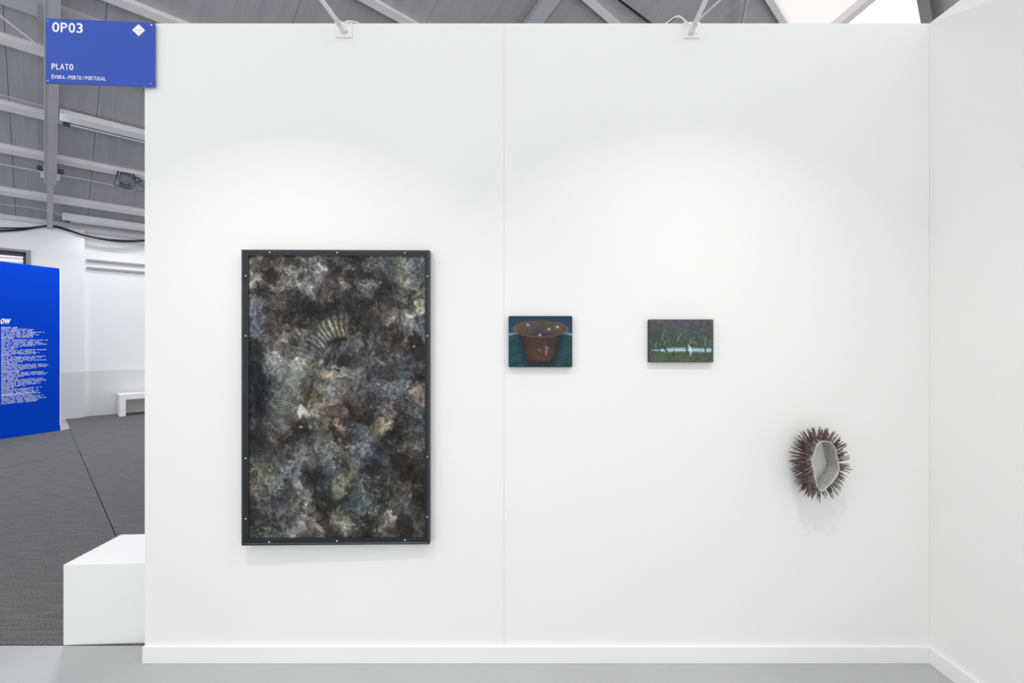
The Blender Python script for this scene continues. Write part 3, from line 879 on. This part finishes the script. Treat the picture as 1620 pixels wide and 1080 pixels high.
def big_painting():
    dl, dr = 1.785, 1.797
    A = px(381.8, 863.0, dl); B = px(679.6, 861.0, dr); T = px(381.8, 394.6, dl)
    W = math.hypot(B.x - A.x, B.y - A.y); Hh = T.z - A.z
    t = empty('framed_painting', A)
    t.rotation_euler = (0, 0, math.atan2(B.y - A.y, B.x - A.x))
    k = Hh / 468.4
    def U(x): return (x - 381.8) * k * (W / (297.8 * k))
    def V(y): return (863.0 - y) * k
    th = 0.029
    # steel angle frame: four mitred bars, each with an outer lip standing proud of its flat
    fw, lip = 0.0255, 0.0065
    bars = {'l': [(0, 0), (0, Hh), (fw, Hh - fw), (fw, fw)], 'r': [(W, Hh), (W, 0), (W - fw * 0.72, fw), (W - fw * 0.72, Hh - fw)],
            't': [(0, Hh), (W, Hh), (W - fw * 0.72, Hh - fw * 0.82), (fw, Hh - fw * 0.82)], 'b': [(W, 0), (0, 0), (fw, fw), (W - fw * 0.72, fw)]}
    bars['l'][2] = (fw, Hh - fw * 0.82); bars['r'][3] = (W - fw * 0.72, Hh - fw * 0.82)
    for q in bars.values():
        bm = bmesh.new()
        hexa(bm, [(p[0], 0.004, p[1]) for p in q] + [(p[0], th, p[1]) for p in q])
        fr = mobj('frame_bar', bm, M['frame'], t)
        o0, o1, i1, i0 = [Vector(p) for p in q]
        f_ = lip / (i1 - o1).length * 1.35
        r0, r1 = o0 + (i0 - o0) * f_, o1 + (i1 - o1) * f_
        bm = bmesh.new()
        hexa(bm, [(p[0], 0.0, p[1]) for p in (o0, o1, r1, r0)] + [(p[0], 0.0042, p[1]) for p in (o0, o1, r1, r0)])
        bevel(bm, 0.0008, 1)
        mobj('lip', bm, M['frame_lip'], fr)
        e0, e1 = o0 + (i0 - o0) * (f_ + 0.05), o1 + (i1 - o1) * (f_ + 0.05)  # highlight beside the lip, put in as a thin paler strip
        bm = bmesh.new()
        hexa(bm, [(p[0], 0.0028, p[1]) for p in (r0, r1, e1, e0)] + [(p[0], 0.0042, p[1]) for p in (r0, r1, e1, e0)])
        mobj('groove_highlight', bm, M['groove_light'], fr)
        # thin bright inner edge
        s0, s1 = o0 + (i0 - o0) * 0.93, o1 + (i1 - o1) * 0.93
        bm = bmesh.new()
        hexa(bm, [(p[0], 0.0025, p[1]) for p in (s0, s1, i1, i0)] + [(p[0], 0.0042, p[1]) for p in (s0, s1, i1, i0)])
        mobj('inner_edge', bm, M['frame_lip'], fr)
    for x, y in [(426, 398.2), (532.5, 398.2), (640, 398.2), (425, 858), (532, 857), (640, 856.5)] + [(388, y) for y in (436, 531, 725, 821)] + [(677.3, y) for y in (436, 531, 724, 819.5)]:
        bm = bmesh.new()
        x_, z_ = min(max(U(x), 0.013), W - 0.0085), min(max(V(y), 0.012), Hh - 0.0095)
        tube(bm, [(x_, 0.0045, z_), (x_, 0.0015, z_), (x_, 0.0005, z_)], 0.0036, 10, 0.0022)
        mobj('screw', bm, M['screw'], t)
    # hangers that keep it off the wall
    for x, yy in ((0.1, D - dl - 0.004), (W - 0.1, D - dr - 0.004)):
        bm = bmesh.new(); box(bm, x - 0.02, x + 0.02, th, yy - 0.004, Hh - 0.2, Hh - 0.14); mobj('hanger', bm, M['frame'], t)
    cw, ch = W - fw * 1.72 + 0.002, Hh - fw * 1.82 + 0.002
    img = abstract_image(330, 520, 391.5, 675, 402, 853)
    painted_sheet('canvas', cw, ch, 330, 520, img, paint_material('abstract_oil_paint', 0.6, 0.35), t, (fw - 0.001, 0.0085, fw - 0.001))
    tag(t, 'large dark mottled abstract painting in a screwed black steel frame', 'painting')
big_painting()

# ------------------------------------------------------------------ two small unframed canvases
def canvas(x0, x1, y0, y1, front, img, edge, name_mat, label):
    A = px(x0, y1, front); B = px(x1, y0, front)
    W, Hh = B.x - A.x, B.z - A.z
    t = empty('small_painting', (A.x, front, A.z))
    bm = bmesh.new(); box(bm, 0, W, 0.0008, D - front, 0, Hh)
    bmesh.ops.bevel(bm, geom=bm.edges[:], offset=0.003, segments=2, affect='EDGES', profile=0.5)
    mobj('stretched_canvas', bm, edge, t)
    ny, nx = img.shape[:2]
    painted_sheet('painted_face', W - 0.003, Hh - 0.003, nx, ny, img, paint_material(name_mat, 0.55, 0.5), t, (0.0015, 0.0, 0.0015))
    tag(t, label, 'painting')

def bowl_image(nx=240, ny=192):
    X, Y = np.meshgrid(np.linspace(48, 1135, nx), np.linspace(105, 975, ny))
    n1 = fbm(X / 60, Y / 60, 301, 5, 0.6); n2 = fbm(X / 22, Y / 22, 331, 3, 0.7)
    img = np.zeros(X.shape + (3,))
    sky = np.clip((Y - 105) / 300, 0, 1)[..., None]
    img[:] = np.array((46., 60., 80.)) * (1 - sky) + np.array((52., 74., 96.)) * sky
    side = np.clip((np.abs(X - 590) - 330) / 200, 0, 1)
    hz = 372 + 60 * ((X - 590) / 545) ** 2
    over(img, (128, 176, 196), np.exp(-((Y - hz + 8) / 26) ** 2) * side * 0.9)
    low = np.clip((Y - hz) / 22, 0, 1)
    teal = np.array((40., 72., 78.)) * np.exp(0.22 * n1 + 0.25 * n2)[..., None]
    img = img * (1 - low[..., None]) + teal * low[..., None]
    over(img, (36, 82, 64), np.clip((X - 1050) / 90, 0, 1) * low * 0.5)
    # shadow round the bowl
    t = np.clip((Y - 400) / 470, 0, 1)
    hwl = np.interp(Y, [322, 350, 380, 435, 500, 600, 700, 850, 920], [466, 448, 420, 368, 332, 297, 270, 232, 200]); cxm = 588
    dist = np.abs(X - cxm) - hwl
    over(img, (30, 44, 50), np.clip(1 - dist / 110, 0, 1) * np.clip((Y - 420) / 60, 0, 1) * 0.75)
    bot = 860 + 60 * np.sqrt(np.clip(1 - ((X - 592) / 250) ** 2, 0, 1))
    body = np.clip(-dist / 8, 0, 1) * np.clip((bot - Y) / 14, 0, 1) * np.clip((Y - 322) / 10, 0, 1)
    cb = np.zeros_like(img)
    tv = np.clip((Y - 440) / 300, 0, 1)[..., None]
    cb[:] = np.array((64., 57., 53.)) * (1 - tv) + np.array((86., 62., 57.)) * tv
    cb *= (1 - 0.30 * np.clip((np.abs(X - 590) / np.maximum(hwl, 1)) ** 3, 0, 1))[..., None]
    cb *= (1 - 0.45 * np.clip((Y - 840) / 90, 0, 1))[..., None]
    cb *= np.exp(0.16 * n1 + 0.15 * n2)[..., None]
    img = img * (1 - body[..., None]) + cb * body[..., None]
    e = np.hypot((X - 590) / 466, (Y - 322 - 0) / 138)
    ins = np.zeros_like(img)
    k = np.clip(np.abs(X - 590) / 440, 0, 1)[..., None]
    ins[:] = np.array((74., 71., 68.)) * (1 - k) + np.array((92., 76., 62.)) * k
    over(ins, (58, 58, 68), np.exp(-((X - 600) / 220) ** 2 - ((Y - 420) / 70) ** 2) * 0.9)
    over(ins, (104, 80, 58), np.exp(-((X - 165) / 45) ** 2 - ((Y - 335) / 60) ** 2) * 0.9)
    over(ins, (92, 62, 56), np.exp(-((X - 1010) / 50) ** 2 - ((Y - 320) / 60) ** 2) * 0.8)
    over(ins, (100, 78, 66), np.exp(-((Y - 215) / 32) ** 2) * 0.5)
    ins *= np.exp(0.12 * n1 + 0.12 * n2)[..., None]
    im = np.clip((1.0 - e) * 40, 0, 1)
    img = img * (1 - im[..., None]) + ins * im[..., None]
    over(img, (128, 118, 110), np.exp(-((e - 1.0) / 0.028) ** 2) * 0.65)
    for cx_, cy_, r in ((375, 255, 15), (738, 327, 15), (888, 288, 17), (580, 427, 16)):
        d = np.hypot((X - cx_) / (r * 1.25), (Y - cy_) / r); over(img, (226, 228, 226), np.clip(1.7 - 1.3 * d, 0, 1) * 0.9)
        over(img, (150, 148, 144), np.exp(-(d / 2.6) ** 2) * 0.25)
    d, _ = stroke(X, Y, [(690, 630), (712, 660), (690, 700), (686, 765)]); over(img, (160, 140, 134), np.clip(1.2 - d / 22, 0, 1) * 0.65)
    d, _ = stroke(X, Y, [(650, 650), (740, 650)]); over(img, (150, 130, 124), np.clip(1 - d / 16, 0, 1) * 0.5)
    d, _ = stroke(X, Y, [(565, 675), (582, 700)]); over(img, (170, 150, 142), np.clip(1 - d / 14, 0, 1) * 0.8)
    return np.clip(img, 12, 235)

def grass_image(nx=240, ny=160):
    X, Y = np.meshgrid(np.linspace(65, 1378, nx), np.linspace(92, 960, ny))
    n1 = fbm(X / 80, Y / 60, 401, 5, 0.6); n2 = fbm(X / 24, Y / 24, 431, 3, 0.7)
    t = np.clip((Y - 200) / 380, 0, 1)[..., None]
    img = np.array((84., 84., 90.)) * (1 - t) + np.array((72., 86., 74.)) * t
    b = np.clip((Y - 640) / 200, 0, 1)[..., None]
    img = img * (1 - b) + np.array((80., 92., 76.)) * b
    over(img, (104, 76, 84), np.exp(-((X - 200) / 120) ** 2 - ((Y - 170) / 50) ** 2) * 0.28 + np.exp(-((X - 1260) / 110) ** 2 - ((Y - 190) / 70) ** 2) * 0.28)
    over(img, (46, 66, 62), np.exp(-((X - 150) / 140) ** 2 - ((Y - 430) / 120) ** 2) * 0.5)
    img *= np.exp(0.20 * n1 + 0.24 * n2)[..., None]
    # the strip of pale water
    cy = 712 + 6 * np.sin(X / 160)
    hw = 46 * np.clip((X - 95) / 330, 0.12, 1) * np.clip((1385 - X) / 60, 0.3, 1)
    al = np.clip(1.35 - np.abs(Y - cy) / hw, 0, 1) * np.clip((X - 100) / 40, 0, 1) * np.clip((1360 - X) / 40, 0, 1)
    wc = np.zeros_like(img)
    wc[:] = (158., 192., 208.)
    over(wc, (122, 150, 178), np.clip(n1 * 1.6, 0, 1) * 0.8)
    over(wc, (206, 226, 230), np.exp(-((Y - cy - 14) / 12) ** 2) * 0.6)
    img = img * (1 - al[..., None] * 0.95) + wc * al[..., None] * 0.95
    for p, wd, col in (([(255, 655), (275, 745)], 13, (40, 56, 60)), ([(375, 670), (425, 745)], 20, (44, 58, 74)), ([(825, 590), (830, 690), (840, 790)], 20, (52, 78, 76)),
                       ([(1215, 660), (1215, 745)], 16, (48, 66, 88)), ([(572, 712), (558, 770), (572, 860)], 8, (42, 52, 46))):
        d, _ = stroke(X, Y, p); over(img, col, np.clip(1.5 - d / wd, 0, 1) * 0.85)
    for p, wd in (([(378, 305), (335, 420), (330, 515)], 9), ([(724, 392), (665, 455), (628, 545)], 9), ([(228, 545), (198, 600), (190, 665)], 8), ([(382, 545), (362, 625)], 8),
                  ([(908, 478), (890, 580)], 8), ([(935, 560), (1000, 562), (1036, 612)], 8), ([(1222, 455), (1205, 650)], 8), ([(1328, 510), (1305, 640)], 8), ([(300, 560), (285, 630)], 6)):
        d, _ = stroke(X, Y, p); over(img, (158, 180, 156), np.clip(1.25 - d / wd, 0, 1) * 0.6)
    d, tt = stroke(X, Y, [(852, 592), (900, 665), (915, 740), (910, 835)]); over(img, (212, 228, 230), np.clip(1.5 - d / (22 * np.sin(np.clip(tt, 0.04, 0.96) * math.pi) + 2), 0, 1) * 0.85)
    return np.clip(img, 12, 235)

canvas(804.6, 905.6, 499.6, 580.6, D - 0.020, bowl_image(), M['canvas_edge_a'], 'bowl_oil_paint', 'small unframed painting of a brown flared bowl on dark teal')
canvas(1026.8, 1129.2, 505.0, 573.0, D - 0.020, grass_image(), M['canvas_edge_b'], 'grass_oil_paint', 'small unframed painting of a pale water strip among green grass blades')

# ------------------------------------------------------------------ spiky ring sculpture
def sculpture():
    yf, yb = D - 0.088, D - 0.022
    rim = [(490, 280), (560, 290), (608, 330), (637, 400), (658, 500), (678, 600), (680, 650), (650, 730), (590, 810), (520, 880), (455, 925), (420, 890),
           (392, 820), (370, 740), (352, 640), (337, 560), (327, 510), (346, 470), (374, 415), (385, 360), (410, 318), (450, 288)]
    rim = [px(1245 + x / 8.31, 665 + y / 8.31, yf) for x, y in rim]
    path = smooth_path(rim + [rim[0]], 6)[:-1]
    n = 96
    ds = [0.0]
    cl = path + [path[0]]
    for a, b in zip(cl, cl[1:]): ds.append(ds[-1] + (b - a).length)
    def at(s):
        s = s % 1.0 * ds[-1]
        for i in range(len(cl) - 1):
            if ds[i + 1] >= s:
                f = (s - ds[i]) / max(1e-9, ds[i + 1] - ds[i]); return cl[i].lerp(cl[i + 1], f)
        return cl[0].copy()
    C = sum(path, Vector()) / len(path)
    P = [at(i / n) for i in range(n)]
    def nrm(i, span=4):
        d = P[(i + span) % n] - P[(i - span) % n]
        v = Vector((d.z, 0, -d.x)).normalized()
        if v.dot(P[i] - C) < 0: v = -v
        return v
    N = [nrm(i) for i in range(n)]
    t = empty('ring_sculpture', (C.x, D, C.z))
    inv = -Vector(t.location)
    r = random.Random(5)
    # band
    bm = bmesh.new()
    th = 0.0035
    rows = 6
    grid = []
    for i in range(n):
        ring = []
        for k_ in range(rows):
            f = k_ / (rows - 1)
            y = yf + (yb - yf) * f
            c = C.lerp(P[i], 1 - 0.03 * f)
            wob = 0.0006 * math.sin(i * 0.7 + k_ * 1.9) + 0.0005 * r.uniform(-1, 1)
            ring.append(Vector((c.x, y + (0.0014 * math.sin(i * 0.9) if k_ == 0 else 0), c.z)) + N[i] * wob)
        grid.append(ring)
    inn = [[bm.verts.new(grid[i][k_] + inv) for k_ in range(rows)] for i in range(n)]
    out = [[bm.verts.new(grid[i][k_] + N[i] * th + inv) for k_ in range(rows)] for i in range(n)]
    for i in range(n):
        j_ = (i + 1) % n
        for k_ in range(rows - 1):
            bm.faces.new((inn[i][k_], inn[j_][k_], inn[j_][k_ + 1], inn[i][k_ + 1]))
            bm.faces.new((out[i][k_], out[i][k_ + 1], out[j_][k_ + 1], out[j_][k_]))
        bm.faces.new((inn[i][0], out[i][0], out[j_][0], inn[j_][0]))
        bm.faces.new((inn[i][-1], inn[j_][-1], out[j_][-1], out[i][-1]))
    band_m = mat('grey_fired_clay', (172, 173, 169), 0.8, 0.24, 120, 0.6, 260)
    mobj('band', bm, band_m, t, True)
    # pale crumbled front rim
    bm = bmesh.new()
    tube(bm, [grid[i % n][0] + N[i % n] * 0.0015 + inv for i in range(n + 1)], 0.0015, 6)
    mobj('rim', bm, mat('pale_clay_rim', (206, 204, 198), 0.8, 0.2, 160, 0.5, 300), t, True)
    # nail that carries it
    bm = bmesh.new()
    hp = Vector((C.x + (P[0].x - C.x) * 0.97, D, C.z + (P[0].z - C.z) * 0.97 - 0.0035))
    tube(bm, [hp + inv, hp + Vector((0, -0.034, 0.001)) + inv, hp + Vector((0.0, -0.037, 0.001)) + inv], 0.0020, 8)
    mobj('nail', bm, M['black'], t)
    # spines, one shared tapered stick
    sm = bpy.data.materials.new('dark_bark_spine')
    sm.use_nodes = True
    nt = sm.node_tree
    oi = nt.nodes.new('ShaderNodeObjectInfo')
    rp = nt.nodes.new('ShaderNodeValToRGB')
    rp.color_ramp.elements[0].color = lin((66, 50, 50)); rp.color_ramp.elements[1].color = lin((124, 104, 100))
    nt.links.new(oi.outputs['Random'], rp.inputs['Fac'])
    nt.links.new(rp.outputs['Color'], nt.nodes['Principled BSDF'].inputs['Base Color'])
    nt.nodes['Principled BSDF'].inputs['Roughness'].default_value = 0.6
    bm = bmesh.new()
    tube(bm, [(0, 0, 0), (0.01, 0, 0.34), (-0.008, 0.006, 0.68), (0, 0, 0.97), (0, 0, 1.0)], 1.0, 5)
    for v in bm.verts:
        z = v.co.z
        k_ = 1.05 - 0.35 * z if z < 0.98 else 0.30
        cx_ = {0: 0}.get(z, 0)
        v.co.x *= k_; v.co.y *= k_
    sme = bpy.data.meshes.new('spine'); bm.to_mesh(sme); bm.free(); sme.materials.append(sm)
    RS = 0.0025
    rows_n, per = 5, 60
    for row in range(rows_n):
        for q in range(per):
            s = (q + (row % 2) * 0.5 + r.uniform(-0.25, 0.25)) / per
            i = int(s * n) % n
            f = 0.06 + 0.88 * row / (rows_n - 1) + r.uniform(-0.05, 0.05)
            f = min(max(f, 0.03), 0.97)
            c = grid[i][0].lerp(grid[i][-1], f) + N[i] * (th * 0.6)
            rad = (P[i] - C); rad.y = 0; rad.normalize()
            d = (N[i] * 0.65 + rad * 0.35).normalized()
            # few spines grow at the pinched lower tip
            if P[i].z < C.z - 0.095 and abs(P[i].x - rim[10].x) < 0.012 and r.random() < 0.55:
                continue
            d = (d + Vector((r.uniform(-0.13, 0.13), 0.10 * (f - 0.5) * 2 + r.uniform(-0.10, 0.08), r.uniform(-0.13, 0.13)))).normalized()
            ln = 0.045 * r.uniform(0.78, 1.15)
            if d.y > 0 and c.y + d.y * ln > D - 0.003:
                d.y = (D - 0.003 - c.y) / ln * 0.8; d.normalize()
            o = bpy.data.objects.new('spine', sme)
            o.location = c + inv
            o.rotation_mode = 'QUATERNION'
            o.rotation_quaternion = d.to_track_quat('Z', 'Y')
            rs = RS * r.uniform(0.75, 1.15)
            o.scale = (rs, rs, ln)
            link(o, t)
    tag(t, 'grey clay ring bristling with dark brown spines on the booth wall', 'sculpture')
sculpture()

# ------------------------------------------------------------------ hanging booth sign
def sign():
    dr, dl = 1.8165, 1.790
    Rb = px(245.2, 136.6, dr); Lb = px(72.2, 132.4, dl); zt = HC + (CY - 36.0) / F * dr
    z0 = (Rb.z + Lb.z) / 2
    W = math.hypot(Rb.x - Lb.x, Rb.y - Lb.y); Hh = zt - z0
    t = empty('booth_sign', (Lb.x, Lb.y, z0))
    t.rotation_euler = (0, 0, math.atan2(Rb.y - Lb.y, Rb.x - Lb.x))
    bm = bmesh.new(); box(bm, 0, W, 0, 0.004, 0, Hh); bevel(bm, 0.0008, 1); mobj('board', bm, M['sign_blue'], t)
    bm = bmesh.new(); box(bm, W - 0.032, W - 0.006, 0.004, 0.0085, 0.02, Hh - 0.02); mobj('mounting_strip', bm, M['plate'], t)
    kx, ky = W / 1080.0, Hh / 633.0
    WID = {'É': .53, 'E': .53, 'L': .50, 'T': .56, '-': .34, '/': .36, 'V': .64, 'A': .66, 'O': .63, 'G': .62, 'U': .61, 'R': .60, 'P': .58, '0': .58, '3': .56}
    def letters(s, x0, x1, base, cap, bold):
        tot, place = 0.0, []
        for ch in s:
            if ch == ' ':
                tot += 0.22; continue
            place.append((ch, tot, WID[ch])); tot += WID[ch] + 0.11
        tot -= 0.11
        k = (x1 - x0) * kx / tot
        bm = bmesh.new()
        for ch, u, wd in place:
            me = text_mesh('0' if ch == 'O' else ch, wd * k, cap * ky, bold=bold, capref=CAP)
            for v in me.vertices: v.co.x += u * k
            bm.from_mesh(me); bpy.data.meshes.remove(me)
        me = bpy.data.meshes.new('lettering'); bm.to_mesh(me); bm.free()
        me.materials.append(M['white_print'])
        o = bpy.data.objects.new('lettering', me)
        o.location = ((x0 - 450) * kx, -0.0002, Hh - base * ky)
        o.rotation_euler = (math.pi / 2, 0, 0)
        link(o, t)
    letters('OP03', 515, 815, 130, 90, 0.014)
    letters('PLATO', 510, 722, 497, 56, 0.012)
    letters('ÉVORA - PORTO / PORTUGAL', 510, 1040, 588, 36, 0.006)
    cx_, cz_ = (1367 - 450) * kx, Hh - 80 * ky
    hx, hz = 65 * kx, 60 * ky
    bm = bmesh.new()
    v = [bm.verts.new((cx_ + a * hx, -0.0003, cz_ + b * hz)) for a, b in ((-1, 0), (0, -1), (1, 0), (0, 1))]
    bm.faces.new(v)
    dm = mobj('diamond_emblem', bm, M['white_print'], t)
    bm = bmesh.new()
    for a, w_, h_ in ((-0.52, 0.16, 0.13), (-0.28, 0.10, 0.08), (-0.08, 0.14, 0.12), (0.10, 0.12, 0.16), (0.30, 0.10, 0.12), (0.46, 0.08, 0.14)):
        q = [(cx_ + a * hx, cz_ - h_ * hz), (cx_ + (a + w_) * hx, cz_ - h_ * hz), (cx_ + (a + w_) * hx, cz_ + h_ * hz), (cx_ + a * hx, cz_ + h_ * hz)]
        bm.faces.new([bm.verts.new((x, -0.0006, z)) for x, z in q])
    mobj('emblem_mark', bm, M['pale_print'], dm)
    for x, y, r_ in ((470, 26, 0.0024), (1493, 23, 0.0040), (472, 608, 0.0026), (1487, 603, 0.0026)):
        bm = bmesh.new()
        p = ((x - 450) * kx, Hh - y * ky)
        tube(bm, [(p[0], 0.0002, p[1]), (p[0], -0.0016, p[1])], r_, 10, r_ * 0.6)
        mobj('screw', bm, M['screw'], t)
    tag(t, 'blue booth sign lettered OP03 PLATO at the top wall corner', 'sign')
sign()

# ------------------------------------------------------------------ two arm lamps clipped to the top of the wall
def arm_lamp(base_px, top_px, end_x, plate_px, cable_pts, label):
    B = px(base_px[0], base_px[1], D - 0.012)
    t = empty('arm_lamp', (B.x, D, B.z))
    inv = -Vector(t.location)
    # direction of the arm: passes the pixel top_px at an assumed reach
    Q = px(top_px[0], top_px[1], end_x)
    d = (Q - B).normalized()
    E = B + d * 1.02
    x0, x1, y0, y1 = plate_px
    a, b = px(x0, y1, D), px(x1, y0, D)
    bm = bmesh.new(); box(bm, a.x, b.x, D - 0.005, D - 0.0003, a.z, ZT + 0.0005)
    bevel(bm, 0.0012, 2)
    box(bm, a.x, b.x, D - 0.004, D + WT + 0.004, ZT + 0.0003, ZT + 0.003)
    bmesh.ops.translate(bm, verts=bm.verts[:], vec=inv); mobj('bracket', bm, M['plate'], t)
    bm = bmesh.new(); tube(bm, [B + Vector((0, 0.011, -0.004)) + inv, B + Vector((0, 0.0, 0)) + inv, B + d * 0.03 + inv], 0.0125, 16, 0.0115)
    mobj('socket', bm, M['lamp_white'], t, True)
    bm = bmesh.new(); tube(bm, [B + d * 0.01 + inv, E + inv], 0.0085, 14); mobj('arm', bm, M['lamp_white'], t, True)
    bm = bmesh.new(); sp = px(base_px[0] + 6.5, base_px[1] + 5, D - 0.005); tube(bm, [sp + inv, sp + Vector((0, -0.0015, 0)) + inv], 0.0014, 8); mobj('screw', bm, M['fixture_black'], t)
    pts = [px(x, y, dd) for x, y, dd in cable_pts]
    bm = bmesh.new(); tube(bm, [p + inv for p in smooth_path(pts, 8)], 0.0030, 8); mobj('cable', bm, M['lamp_white'], t, True)
    bm = bmesh.new(); bl = smooth_path(pts, 8)
    k0 = int(len(bl) * 0.10); k1_ = int(len(bl) * 0.42)
    tube(bm, [p + Vector((0.001, 0.004, -0.0022)) + inv for p in bl[k0:k1_]], 0.0024, 8); mobj('cable_sleeve', bm, M['black'], t, True)
    # shade at the end of the arm, aimed back at the wall
    aim = Vector((E.x * 0.9, D, -1.0)) - E
    aim.normalize()
    bm = bmesh.new(); tube(bm, [E - aim * 0.05 + inv, E + aim * 0.0 + inv, E + aim * 0.05 + inv], 0.035, 20, 0.065, cap=False)
    hd = mobj('lamp_shade', bm, M['lamp_white'], t, True)
    bm = bmesh.new(); tube(bm, [E - aim * 0.06 + inv, E - aim * 0.05 + inv], 0.030, 20, 0.035); mobj('cap', bm, M['lamp_white'], t)
    ld = bpy.data.lights.new('lamp_bulb', 'AREA')
    ld.shape = 'DISK'; ld.size = 0.06; ld.spread = math.radians(94); ld.energy = LAMP_WATTS; ld.color = (1.0, 0.985, 0.96)
    lo_ = bpy.data.objects.new('lamp_bulb', ld)
    lo_.location = E + aim * 0.045 + inv
    lo_.rotation_mode = 'QUATERNION'
    lo_.rotation_quaternion = aim.to_track_quat('-Z', 'Y')
    link(lo_, t)
    tag(t, label, 'lamp')
arm_lamp((543, 46), (509, 0), 1.690, (530.5, 557.5, 37, 60),
         [(562, 40, D + 0.06), (567, 37, D + 0.03), (560, 34.5, D + 0.0), (551, 33.5, D - 0.01), (545, 36, D - 0.015), (542, 41, D - 0.016)],
         'white arm lamp clipped to the wall top above the large framed painting')
arm_lamp((1094.5, 48), (1116.5, 0), 1.690, (1081.5, 1107, 37, 61),
         [(1052, 38, D + 0.06), (1060, 33, D + 0.03), (1068, 27, D + 0.0), (1076, 26.5, D - 0.01), (1084, 33, D - 0.012), (1093, 41, D - 0.014)],
         'white arm lamp clipped to the wall top above the small grass painting')
